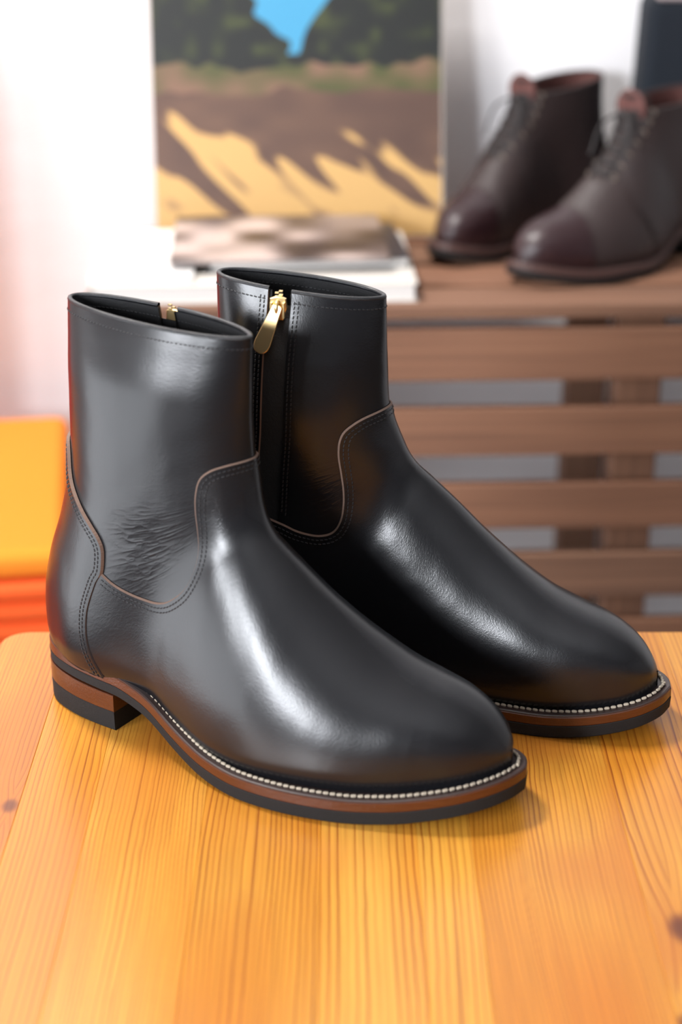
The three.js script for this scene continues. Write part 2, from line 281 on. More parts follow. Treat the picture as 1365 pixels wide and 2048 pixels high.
// plan outline of the welt: heel back to toe tip along the outer side, and along the inner side
const outerPts = [[0, 0.0], [2, 10.5], [7.6, 19.0], [18, 27.0], [37, 33.0], [57, 35.2], [75.4, 35.5], [99.2, 37.5], [124.0, 45.0], [151.0, 53.5], [172.6, 57.6], [192.0, 58.0], [211.5, 55.6], [233.1, 50.0], [259.0, 39.7], [281.7, 28.0], [301.1, 14.2], [313.0, 0.6], [318.9, -11.6], [320.6, -22.4]];
const innerPts = [[0, 0.0], [2, -10.5], [7.6, -19.0], [18, -27.0], [37, -32.5], [57, -34.0], [75.4, -33.5], [99.2, -32.5], [124.0, -34.0], [156.4, -38.9], [188.8, -44.7], [215.8, -49.2], [242.8, -52.2], [267.6, -52.0], [289.2, -48.7], [305.4, -42.3], [315.7, -33.0], [320.6, -22.4]];
const outerCurve = spline2(outerPts, 600), innerCurve = spline2(innerPts, 600);
function atX(curve, x) {
  if (x <= curve[0][0]) return curve[0][1];
  for (let i = 1; i < curve.length; i++) if (curve[i][0] >= x) { const a = curve[i - 1], b = curve[i], t = (x - a[0]) / Math.max(1e-9, b[0] - a[0]); return a[1] + (b[1] - a[1]) * t; }
  return curve[curve.length - 1][1];
}
const TIPX = 320.6, TIPZ = -22.4;
const soleBottom = pchip([[0, 27], [72.2, 24], [91.6, 19.5], [113.2, 12], [134.8, 5.5], [156.4, 1.6], [180.2, 0], [240.6, 0], [264.4, 1.6], [291.4, 6], [320.6, 12.5]]);
const outsoleThick = pchip([[0, 7], [72.2, 7], [113.2, 7.2], [167.2, 8.4], [320.6, 8.4]]);
const midThick = pchip([[0, 8], [72.2, 7.5], [124.0, 7], [320.6, 7]]);
const weltTop = (x) => soleBottom(x) + outsoleThick(x) + midThick(x);

function shoeField(S) {                                             // S: tables of one last; returns the signed field of the upper
  const T = pchip(S.ridge), xb = pchip(S.back), xf = pchip(S.front), hw = pchip(S.width), exA = pchip(S.expA), exB = pchip(S.expB), inset = pchip(S.inset), wid = pchip(S.widest), skew = pchip(S.skew);
  const tip = S.tip, zo = [], zi = [], N = 600;
  const toX = (x) => TIPX * x / tip;                               // the upper ends a little before the welt
  for (let i = 0; i <= N; i++) { const x = tip * i / N; zo.push(atX(outerCurve, toX(x))); zi.push(atX(innerCurve, toX(x))); }
  const look = (a, x) => { const t = Math.min(N, Math.max(0, x / tip * N)), i = Math.min(N - 1, Math.floor(t)); return a[i] + (a[i + 1] - a[i]) * (t - i); };
  return (x, y, z) => {
    // foot
    let f1 = 60;
    if (x < tip) {
      const a = look(zo, x), b = look(zi, x), c = (a + b) / 2, h = Math.max(0.4, (a - b) / 2 - inset(x)), fx = x < 60 ? Math.sqrt(Math.max(0, 1 - ((60 - x) / 45) ** 2)) : 1;
      const y0 = weltTop(x) + wid(x), top = T(x), A = exA(x), B = exB(x);
      let u, v = 0;
      if (y > y0) v = (y - y0) / Math.max(1.2, top - y0);
      u = Math.abs(z - c + skew(x) * Math.min(1, v)) / Math.max(0.4, h * fx);
      if (y <= y0) { const q = Math.min(1.6, (y0 - y) / Math.max(4, wid(x))); u /= 1 - S.tuck * q * q; }
      const r = Math.pow(Math.pow(u, A) + Math.pow(v, B), 2 / (A + B));
      f1 = Math.max((r - 1) * Math.max(2, Math.min(h, top - y0 + 6, 34)), 22 - x);
    } else f1 = 2 + (x - tip);
    // shaft and heel
    const x0 = xb(y), x1 = xf(y), xc = (x0 + x1) / 2, hl = (x1 - x0) / 2, w = hw(y);
    const u2 = Math.abs(z) / w, v2 = (x - xc) / hl;
    const q = v2 > 0 ? S.qFront : S.qBack, p = v2 > 0 ? S.pFront : S.pBack;
    const r2 = Math.pow(Math.pow(u2, p) + Math.pow(Math.abs(v2), q), 2 / (p + q));
    const f2 = (r2 - 1) * w;
    const k = S.blend, hh = Math.max(0, k - Math.abs(f1 - f2));
    let f = Math.min(f1, f2) - hh * hh / (4 * k);
    return Math.max(f, weltTop(Math.max(0, Math.min(TIPX, x))) - 4 - y);
  };
}
// a grid of rings laid over that field: shaft rings, a fan around the instep, foot rings, a cap of rings over the toe
function shoeSurface(S, res = 1) {
  const F = shoeField(S), rings = [], NP = Math.round(200 * res);
  const [px, py] = S.pivot, ns = Math.round(44 * res), nf = Math.round(72 * res), nx = Math.round(46 * res), nt = Math.round(44 * res), xe = S.capX, ye = S.capY;
  const zc = (x) => (atX(outerCurve, x * TIPX / S.tip) + atX(innerCurve, x * TIPX / S.tip)) / 2;
  const xcS = S.spineX;
  const yEnd = S.spineY;
  for (let i = 0; i < ns; i++) {
    const t = i / ns, yA = S.rim[0] + (py - S.rim[0]) * t, yB = S.rim[1] + (py - S.rim[1]) * t; // heights at x = 30 and x = 146
    const sl = (yB - yA) / 116, l = Math.hypot(1, sl);
    rings.push({ o: [xcS, yA + sl * (xcS - 30), 0], e: [1 / l, sl / l, 0] });
  }
  for (let i = 0; i <= nf; i++) {
    const b = i / nf * Math.PI / 2, R = (px - xcS) + ((py - yEnd) - (px - xcS)) * Math.pow(i / nf, 1.3);
    const sw = i / nf;
    rings.push({ o: [px - Math.cos(b) * R, py - Math.sin(b) * R, zc(px) * sw * sw * sw], e: [Math.cos(b), Math.sin(b), 0] });
  }
  for (let i = 1; i <= nx; i++) { const t = i / nx, x = px + (xe - px) * t; rings.push({ o: [x, yEnd + (ye - yEnd) * t, zc(x)], e: [0, 1, 0] }); }
  const cap = [xe, ye, zc(xe)];
  // cap axis points to the toe tip
  const ax = [S.tip - xe, 0, TIPZ - cap[2]], al = Math.hypot(...ax); ax[0] /= al; ax[2] /= al;
  for (let i = 1; i <= nt; i++) rings.push({ o: cap, e: [0, 1, 0], cap: i / nt * Math.PI / 2, ax });
  const verts = [];
  const hit = (o, d) => {
    let r0 = 0, r1 = 0, st = 3;
    for (r1 = st; r1 < 260; r1 += st) { if (F(o[0] + d[0] * r1, o[1] + d[1] * r1, o[2] + d[2] * r1) > 0) break; r0 = r1; }
    for (let k = 0; k < 22; k++) { const m = (r0 + r1) / 2; if (F(o[0] + d[0] * m, o[1] + d[1] * m, o[2] + d[2] * m) > 0) r1 = m; else r0 = m; }
    return [o[0] + d[0] * r0, o[1] + d[1] * r0, o[2] + d[2] * r0];
  };
  const nor = (p) => {
    const h = 0.35, g = [F(p[0] + h, p[1], p[2]) - F(p[0] - h, p[1], p[2]), F(p[0], p[1] + h, p[2]) - F(p[0], p[1] - h, p[2]), F(p[0], p[1], p[2] + h) - F(p[0], p[1], p[2] - h)];
    const l = Math.hypot(...g) || 1; return [g[0] / l, g[1] / l, g[2] / l];
  };
  let along = 0;
  rings.forEach((R, i) => {
    if (i) along += Math.hypot(R.o[0] - rings[i - 1].o[0], R.o[1] - rings[i - 1].o[1], R.o[2] - rings[i - 1].o[2]) + (R.cap ? 45 * Math.PI / 2 / nt : 0);
    for (let j = 0; j <= NP; j++) {
      const ph = (j / NP * 2 - 1) * Math.PI;                        // seam of the grid lies at the back / bottom
      let d;
      if (R.cap !== undefined) {
        const s = Math.cos(R.cap), c = Math.sin(R.cap), a = R.ax, side = [-a[2], 0, a[0]];
        d = [a[0] * c + side[0] * Math.sin(ph) * s, Math.cos(ph) * s, a[2] * c + side[2] * Math.sin(ph) * s];
      } else { const c = Math.cos(ph), s = Math.sin(ph); d = [R.e[0] * c, R.e[1] * c, s]; }
      const p = hit(R.o, d);
      verts.push({ p, n: nor(p), uv: [ph / Math.PI * 0.13, along / 1000] });
    }
  });
  const tris = [], W = NP + 1;
  for (let i = 0; i < rings.length - 1; i++) for (let j = 0; j < NP; j++) { const a = i * W + j, b = a + 1, c = a + W, d = c + 1; tris.push([a, c, b], [b, c, d]); }
  return { F, nor, verts, tris, NP, rings: rings.length };
}
const lastBase = { tip: 311,
  ridge: [[40, 100], [60, 120], [80.8, 136], [102.4, 147], [124, 154], [143.4, 153], [156.4, 147], [175.8, 131.5], [202.8, 107.5], [226.6, 89], [245, 77.5], [262.2, 70.5], [278.4, 65], [291, 58.5], [300, 51], [305.5, 44], [309, 38], [311, 33]],
  back: [[30, 5], [42, 4], [50, 3], [60, 2.8], [75, 3.6], [99, 9], [126, 19.5], [150, 26.5], [182, 29], [216, 29.2], [262, 29]],
  front: [[30, 100], [42, 100], [75, 105], [99, 115], [126, 130], [150, 141], [165, 145], [180, 146.5], [216, 149.5], [262, 152]],
  width: [[30, 30], [42, 32], [55, 33.5], [75, 34], [99, 33.5], [126, 32.5], [150, 32], [180, 31], [216, 28], [240, 22.5], [262, 16.5]],
  expA: [[60, 2.1], [140, 1.9], [199.6, 1.8], [242.8, 2.1], [275.2, 2.35], [315.2, 2.3]], expB: [[60, 1.9], [140, 1.7], [199.6, 1.7], [242.8, 1.95], [275.2, 2.2], [315.2, 2.2]],
  inset: [[0, 2], [66, 3], [102.4, 5], [156.4, 6], [264.4, 6], [315.2, 3]], skew: [[60, 0], [110, 1], [160, 4], [220, 5.5], [265, 4], [300, 1], [315, 0]], widest: [[0, 14], [102.4, 13], [178, 12], [240, 13], [275, 14], [300, 12], [311, 9]], tuck: 0.08,
  qFront: 2.0, pFront: 1.78, qBack: 2.2, pBack: 2.1, blend: 20, rim: [259, 251], pivot: [178, 180], spineX: 88, spineY: 44, capX: 271, capY: 36 };

function lastWith(sx, hs, flare) { const k = (pts) => pts.map(([y, x]) => [y, y < 110 ? x : 88 + (x - 88) * (1 + (sx - 1) * Math.min(1, (y - 110) / 70))]); return { ...lastBase, back: k(lastBase.back), front: k(lastBase.front).map(([y, x]) => [y, x + flare * Math.max(0, (y - 200) / 60)]), width: lastBase.width.map(([y, w]) => [y, y < 110 ? w : w * (1 + (hs - 1) * Math.min(1, (y - 110) / 70))]) }; }
const lastA = { ...lastWith(1.05, 1, 0), rim: [256, 252] }, lastB = { ...lastWith(0.862, 1.12, -4), rim: [263, 252] };
// ---------------------------------------------------------------- panels cut out of an upper
function prepare(S, res, wrinkle) {
  const surf = shoeSurface(S, res), W = surf.NP + 1, V = surf.verts, R = surf.rings;
  if (wrinkle) for (const v of V) { const d = wrinkle(v.p, v.n); v.p = [v.p[0] + v.n[0] * d, v.p[1] + v.n[1] * d, v.p[2] + v.n[2] * d]; }
  // normals of the wrinkled grid
  for (let i = 0; i < R; i++) for (let j = 0; j < W; j++) {
    const at = (a, b) => V[Math.max(0, Math.min(R - 1, a)) * W + ((b + W - 1) % (W - 1))].p, A = at(i - 1, j), B = at(i + 1, j), C = at(i, j - 1), D = at(i, j + 1);
    const e = [B[0] - A[0], B[1] - A[1], B[2] - A[2]], f = [D[0] - C[0], D[1] - C[1], D[2] - C[2]];
    let n = [e[1] * f[2] - e[2] * f[1], e[2] * f[0] - e[0] * f[2], e[0] * f[1] - e[1] * f[0]]; const l = Math.hypot(...n), v = V[i * W + j];
    if (l > 1e-6) { n = n.map((q) => q / l); if (n[0] * v.n[0] + n[1] * v.n[1] + n[2] * v.n[2] < 0) n = n.map((q) => -q); if (n[0] * v.n[0] + n[1] * v.n[1] + n[2] * v.n[2] > 0.8) v.m = n; }
  }
  for (const v of V) if (v.m) { v.n = v.m; }
  V.forEach((v, i) => { v.id = i; });
  surf.T = surf.tris.map((t) => t.map((i) => V[i]));
  surf.nextId = V.length;
  return surf;
}
function cutter(surf) {
  // keeps the part of the triangles where g > 0; gives the cut line as pairs of vertices
  return (T, g) => {
    const out = [], cuts = [], memo = new Map(), val = new Map();
    const G = (v) => { let x = val.get(v); if (x === undefined) { x = g(v.p, v); if (x === 0) x = 1e-6; val.set(v, x); } return x; };
    const between = (a, b) => {
      const key = a.id < b.id ? a.id * 1e7 + b.id : b.id * 1e7 + a.id; let m = memo.get(key); if (m) return m;
      const ga = G(a), gb = G(b), t = ga / (ga - gb), n = a.n.map((q, i) => q + (b.n[i] - q) * t), l = Math.hypot(...n) || 1;
      m = { p: a.p.map((q, i) => q + (b.p[i] - q) * t), n: n.map((q) => q / l), uv: [a.uv[0] + (b.uv[0] - a.uv[0]) * t, a.uv[1] + (b.uv[1] - a.uv[1]) * t], id: surf.nextId++ };
      memo.set(key, m); return m;
    };
    for (const t of T) {
      const s = t.map((v) => G(v) > 0), k = s[0] + s[1] + s[2];
      if (k === 3) out.push(t);
      else if (k) {
        let i = k === 1 ? s.indexOf(true) : s.indexOf(false); const a = t[i], b = t[(i + 1) % 3], c = t[(i + 2) % 3], ab = between(a, b), ac = between(a, c);
        if (k === 1) { out.push([a, ab, ac]); cuts.push([ab, ac]); } else { out.push([ab, b, c], [ab, c, ac]); cuts.push([ac, ab]); }
      }
    }
    return { T: out, cuts };
  };
}
function finish(pos, nor, uv, idx, side) {                            // millimetres to metres, mirrored for the left foot
  const g = new THREE.BufferGeometry(), P = new Float32Array(pos), N = nor && new Float32Array(nor);
  for (let i = 0; i < P.length; i += 3) { P[i] /= 1000; P[i + 1] /= 1000; P[i + 2] *= side / 1000; if (N) N[i + 2] *= side; }
  g.setAttribute('position', new THREE.BufferAttribute(P, 3));
  if (uv) g.setAttribute('uv', new THREE.BufferAttribute(new Float32Array(uv), 2));
  const I = idx.slice(); if (side < 0) for (let i = 0; i < I.length; i += 3) { const q = I[i + 1]; I[i + 1] = I[i + 2]; I[i + 2] = q; }
  g.setIndex(I);
  if (N) g.setAttribute('normal', new THREE.BufferAttribute(N, 3)); else g.computeVertexNormals();
  return g;
}
function sheet(T, offset, side, inward = false) {
  const pos = [], nor = [], uv = [], idx = [], at = new Map();
  const add = (v) => { let i = at.get(v); if (i === undefined) { i = pos.length / 3; at.set(v, i); const o = typeof offset === 'function' ? offset(v) : offset; pos.push(v.p[0] + v.n[0] * o, v.p[1] + v.n[1] * o, v.p[2] + v.n[2] * o); const s = inward ? -1 : 1; nor.push(v.n[0] * s, v.n[1] * s, v.n[2] * s); uv.push(...v.uv); } return i; };
  for (const [a, b, c] of T) {
    const e = b.p.map((q, i) => q - a.p[i]), f = c.p.map((q, i) => q - a.p[i]), x = e[1] * f[2] - e[2] * f[1], y = e[2] * f[0] - e[0] * f[2], z = e[0] * f[1] - e[1] * f[0];
    const out = x * a.n[0] + y * a.n[1] + z * a.n[2] > 0;
    if (out !== inward) idx.push(add(a), add(b), add(c)); else idx.push(add(a), add(c), add(b));
  }
  return finish(pos, nor, uv, idx, side);
}
function edgeStrip(cuts, lo, hi, side, g = null, flare = 0) {            // the cut thickness of a panel, bevelled outwards by flare
  const pos = [], idx = [], uv = [], dir = new Map();
  if (g) for (const [a, b] of cuts) {
    const d = b.p.map((q, i) => q - a.p[i]), n = a.n; let o = [n[1] * d[2] - n[2] * d[1], n[2] * d[0] - n[0] * d[2], n[0] * d[1] - n[1] * d[0]]; const l = Math.hypot(...o); if (l < 1e-7) continue; o = o.map((q) => q / l);
    if (g(a.p.map((q, i) => q + o[i] * 0.8)) > g(a.p.map((q, i) => q - o[i] * 0.8))) o = o.map((q) => -q);
    for (const v of [a, b]) { const s = dir.get(v) ?? [0, 0, 0]; dir.set(v, s.map((q, i) => q + o[i])); }
  }
  const off = (v, o, f = 0) => { const s = dir.get(v) ?? [0, 0, 0], l = Math.hypot(...s) || 1; return v.p.map((q, i) => q + v.n[i] * o + s[i] / l * f); };
  for (const [a, b] of cuts) { const k = pos.length / 3; pos.push(...off(a, lo, flare), ...off(b, lo, flare), ...off(b, hi), ...off(a, hi)); for (const v of [a, b, b, a]) uv.push(v.p[0] / 1000, v.p[1] / 1000); idx.push(k, k + 1, k + 2, k, k + 2, k + 3); }
  return finish(pos, null, uv, idx, side);
}
function chains(cuts) {                                               // join cut segments into lines
  const nb = new Map(), add = (a, b) => { if (!nb.has(a)) nb.set(a, []); nb.get(a).push(b); };
  for (const [a, b] of cuts) if (a !== b) { add(a, b); add(b, a); }
  const seen = new Set(), lines = [];
  const walk = (s) => { const l = [s]; seen.add(s); let c = s; for (;;) { const n = nb.get(c).find((q) => !seen.has(q)); if (!n) break; seen.add(n); l.push(n); c = n; } return l; };
  for (const [v, n] of nb) if (n.length === 1 && !seen.has(v)) lines.push(walk(v));
  for (const v of nb.keys()) if (!seen.has(v)) lines.push(walk(v));
  return lines;
}
function evenly(line, step, from = 0) {                               // points every step mm along a line, with direction and normal
  const out = []; let next = from, run = 0;
  for (let i = 1; i < line.length; i++) {
    const a = line[i - 1], b = line[i], l = Math.hypot(b.p[0] - a.p[0], b.p[1] - a.p[1], b.p[2] - a.p[2]);
    while (l > 0 && next <= run + l) { const t = (next - run) / l; out.push({ p: a.p.map((q, k) => q + (b.p[k] - q) * t), n: a.n.map((q, k) => q + (b.n[k] - q) * t), d: b.p.map((q, k) => (q - a.p[k]) / l) }); next += step; }
    run += l;
  }
  return out;
}
const stitchShape = (len, r, seg = 5) => { const g = new THREE.CapsuleGeometry(r, len - 2 * r, 2, seg); g.deleteAttribute('uv'); return g; };
function stitches(lines, step, len, r, lift, side, slant = 0) {       // a sewn row: one small capsule per stitch
  const base = stitchShape(len, r), gs = [], m = new THREE.Matrix4(), X = new THREE.Vector3(), Y = new THREE.Vector3(), Z = new THREE.Vector3();
  for (const l of lines) for (const s of evenly(l, step, step / 2)) {
    Z.set(...s.n).normalize(); Y.set(...s.d); Y.addScaledVector(Z, -Y.dot(Z)).normalize(); X.crossVectors(Y, Z);
    if (slant) Y.applyAxisAngle(Z, slant), X.crossVectors(Y, Z);
    m.makeBasis(X, Y, Z); m.setPosition(s.p[0] + Z.x * lift, s.p[1] + Z.y * lift, s.p[2] + Z.z * lift);
    gs.push(base.clone().applyMatrix4(m));
  }
  if (!gs.length) return null;
  const g = mergeGeometries(gs), N = g.attributes.normal, ix = Array.from(g.index.array);
  return finish(Array.from(g.attributes.position.array), Array.from(N.array), null, ix, side);
}
// signed distance to a line drawn in the side view, positive on its left hand
function lineField(pts) {
  const L = spline2(pts, 160);
  return (x, y) => { let best = 1e9, sg = 1; for (let i = 1; i < L.length; i++) { const a = L[i - 1], b = L[i], ex = b[0] - a[0], ey = b[1] - a[1], t = clamp(((x - a[0]) * ex + (y - a[1]) * ey) / (ex * ex + ey * ey)), dx = x - a[0] - ex * t, dy = y - a[1] - ey * t, d = dx * dx + dy * dy; if (d < best - 1e-9) { best = d; sg = ex * (y - a[1]) - ey * (x - a[0]) >= 0 ? 1 : -1; } } return Math.sqrt(best) * sg; };
}
// ---------------------------------------------------------------- soles
const STATIONS = 110;
function outline(inset, x0 = 0, x1 = TIPX, flatEnd = false) {          // closed ring of [x, z, outward normal]
  const pts = [], add = (curve, x) => { const h = 0.6, z = atX(curve, x); return [x, z]; };
  for (let k = 0; k <= STATIONS; k++) { const x = flatEnd ? x0 + (x1 - x0) * (1 - Math.cos(Math.PI / 2 * k / STATIONS)) : x0 + (x1 - x0) * (1 - Math.cos(Math.PI * k / STATIONS)) / 2; pts.push(add(outerCurve, x)); }
  for (let k = STATIONS - (flatEnd ? 0 : 1); k >= 1; k--) { const x = flatEnd ? x0 + (x1 - x0) * (1 - Math.cos(Math.PI / 2 * k / STATIONS)) : x0 + (x1 - x0) * (1 - Math.cos(Math.PI * k / STATIONS)) / 2; pts.push(add(innerCurve, x)); }
  const n = pts.length;
  return pts.map((p, i) => {
    const a = pts[(i + n - 1) % n], b = pts[(i + 1) % n]; let dx = b[0] - a[0], dz = b[1] - a[1]; const l = Math.hypot(dx, dz) || 1; let nx = -dz / l, nz = dx / l;
    // outward: away from the middle line
    const mid = (atX(outerCurve, p[0]) + atX(innerCurve, p[0])) / 2; if (Math.abs(nz) > 0.05 ? nz * (p[1] - mid) < 0 : nx * (p[0] - (x0 + x1) / 2) < 0) { nx = -nx; nz = -nz; }
    if (flatEnd && p[0] > x1 - 0.01) { nx = 0; nz = Math.sign(p[1] - mid); }
    return [p[0] - nx * inset, p[1] - nz * inset, nx, nz, p[0]];
  });
}
// layers: list of [inset, height function], bottom to top; closed with caps
function soleSolid(levels, side, x0, x1, flatEnd = false) {
  const pos = [], uv = [], idx = [], rings = levels.map(([inset, hf]) => outline(inset, x0, x1, flatEnd).map(([x, z, , , px]) => [x, hf(px, z), z])), n = rings[0].length;
  const quad = (a, b, c, d) => { const k = pos.length / 3; pos.push(...a, ...b, ...c, ...d); let s = 0; return k; };
  // walls: separate vertices per band so that edges stay crisp
  const len = [0]; for (let i = 1; i <= n; i++) len.push(len[i - 1] + Math.hypot(rings[0][i % n][0] - rings[0][i - 1][0], rings[0][i % n][2] - rings[0][i - 1][2]));
  for (let r = 0; r < rings.length - 1; r++) {
    const base = pos.length / 3;
    for (let i = 0; i <= n; i++) { const a = rings[r][i % n], b = rings[r + 1][i % n]; pos.push(...a, ...b); uv.push(len[i] / 1000, a[1] / 1000, len[i] / 1000, b[1] / 1000); }
    for (let i = 0; i < n; i++) { const a = base + 2 * i; if (flatEnd && i === STATIONS) continue; idx.push(a, a + 1, a + 2, a + 1, a + 3, a + 2); }
  }
  const capOf = (ring, up) => {
    const base = pos.length / 3; for (const p of ring) { pos.push(...p); uv.push(p[0] / 1000, p[2] / 1000); }
    const half = STATIONS; for (let k = 0; k < half; k++) { const a = k, b = k + 1, c = (n - k) % n, d = flatEnd ? n - k - 1 : (n - k - 1) % n; const q = up ? [a, c, b, b, c, d] : [a, b, c, b, d, c]; if (a === c) idx.push(...(up ? [base + a, base + d, base + b] : [base + a, base + b, base + d])); else if (b === d) idx.push(...(up ? [base + a, base + c, base + b] : [base + a, base + b, base + c])); else idx.push(...q.map((v) => base + v)); }
  };
  capOf(rings[rings.length - 1], true); capOf(rings[0], false);
  if (flatEnd) for (let r = 0; r < rings.length - 1; r++) { const a = rings[r][STATIONS], b = rings[r + 1][STATIONS], c = rings[r][STATIONS + 1] ?? rings[r][0], d = rings[r + 1][STATIONS + 1]; const k = pos.length / 3; pos.push(...a, ...b, ...c, ...d); uv.push(a[2] / 1000, a[1] / 1000, b[2] / 1000, b[1] / 1000, c[2] / 1000, c[1] / 1000, d[2] / 1000, d[1] / 1000); idx.push(k, k + 1, k + 2, k + 1, k + 3, k + 2); }
  const g = finish(pos, null, uv, idx, side);
  return g;
}
function soleParts(t, side, mats, opts = {}) {
  const heelX = 72, lift = (x) => soleBottom(0) + (soleBottom(heelX) - soleBottom(0)) * clamp(x / heelX), half = (x) => lift(x) * 0.53;
  const rim = 0.6;
  part('heel_top_piece', soleSolid([[1.2, () => 0], [0.4, () => 0.9], [0.1, (x) => half(x) - 0.3], [0.4, (x) => half(x)]], side, 0.4, heelX, true), mats.rubber, t, 'black rubber heel piece');
  part('heel_lift', soleSolid([[0.4, (x) => half(x) + 0.02], [0.1, (x) => half(x) + 0.5], [0.1, (x) => lift(x) - 0.3], [0.4, (x) => lift(x)]], side, 0.4, heelX, true), mats.stack, t, 'brown stacked leather heel lift');
  part('outsole', soleSolid([[1.6, soleBottom], [0.5, (x) => soleBottom(x) + 1.0], [0, (x) => soleBottom(x) + outsoleThick(x) - 0.4], [0.3, (x) => soleBottom(x) + outsoleThick(x)]], side, 0, TIPX), mats.rubber, t, 'black rubber outsole');
  const m0 = (x) => soleBottom(x) + outsoleThick(x) + 0.02, m1 = (x) => weltTop(x) - 1.1;
  part('midsole', soleSolid([[0.5, m0], [0.2, (x) => m0(x) + 0.5], [0.35, (x) => m1(x) - 0.5], [0.8, m1]], side, 0, TIPX), mats.stack, t, 'brown leather midsole');
  part('welt', soleSolid([[0.75, (x) => m1(x) + 0.02], [0.65, (x) => weltTop(x) - 0.5], [1.5, weltTop]], side, 0, TIPX), mats.welt, t, 'dark brown welt');
  // light stitches along the welt
  const R = outline(opts.stitchIn ?? 5.2), line = R.filter((q) => q[4] > 66).map(([x, z, , , px]) => ({ p: [x, weltTop(px) + 0.45, z], n: [0, 1, 0] }));
  // the ring starts at the heel: outer side to the toe, back along the inner side
  const shape = stitchShape(3.5, 0.98, 7); shape.scale(0.001, 0.001, 0.001);
  const row = evenly(line, 3.9, 1), X = new THREE.Vector3(), Y = new THREE.Vector3(), Z = new THREE.Vector3(), m4 = new THREE.Matrix4();
  if (opts.singleStitches) for (const s of row) {
    Y.set(s.d[0], s.d[1], s.d[2] * side).normalize(); Z.set(0, 1, 0); X.crossVectors(Y, Z).normalize(); Z.crossVectors(X, Y);
    Y.applyAxisAngle(Z, 0.2 * side); X.crossVectors(Y, Z);
    const o = part('welt_stitch', shape, mats.weltThread, t); m4.makeBasis(X, Y, Z); m4.setPosition(s.p[0] / 1000, s.p[1] / 1000, s.p[2] * side / 1000); o.applyMatrix4(m4);
  } else { const q = part('welt_stitching', stitches([line], 3.9, 3.5, 0.8, 0, side), mats.weltThread, t); q.userData.kind = 'stuff'; }
}
// ---------------------------------------------------------------- the pair of black zip boots
const counterLine = [[14, 177], [24, 176], [31.4, 172.5], [34, 166], [36, 157], [39.5, 150], [45, 144], [52.7, 137], [60, 131], [66.3, 125], [69.3, 119.5], [69.8, 112], [68.8, 104], [65.6, 98.5], [63, 92], [60.5, 85], [58.6, 78], [57.7, 70], [57.6, 63], [58.6, 55], [60.6, 48], [63.5, 40], [68, 28]];
const vampLineRight = [[60, 109], [69, 103.5], [77, 98.9], [86, 95.6], [95, 93.6], [105, 93], [112.5, 94.8], [119.5, 99], [127, 106], [132, 115], [134.6, 124.5], [135, 133], [133.7, 144], [132.3, 154], [132.3, 165], [134.3, 173], [139, 177.6], [145, 180.2], [152, 182], [162, 183]];
const vampLineLeft = [[60, 128], [70, 123], [84, 117], [90.6, 113.3], [98.5, 110.5], [104, 109.5], [110, 110.3], [114, 113], [117.5, 120], [119, 130.5], [119, 140.5], [118, 150.5], [116.6, 163], [117.2, 171.5], [119.4, 176.6], [124, 180.5], [129, 183.2], [135, 185], [142, 186.3], [160, 188]];
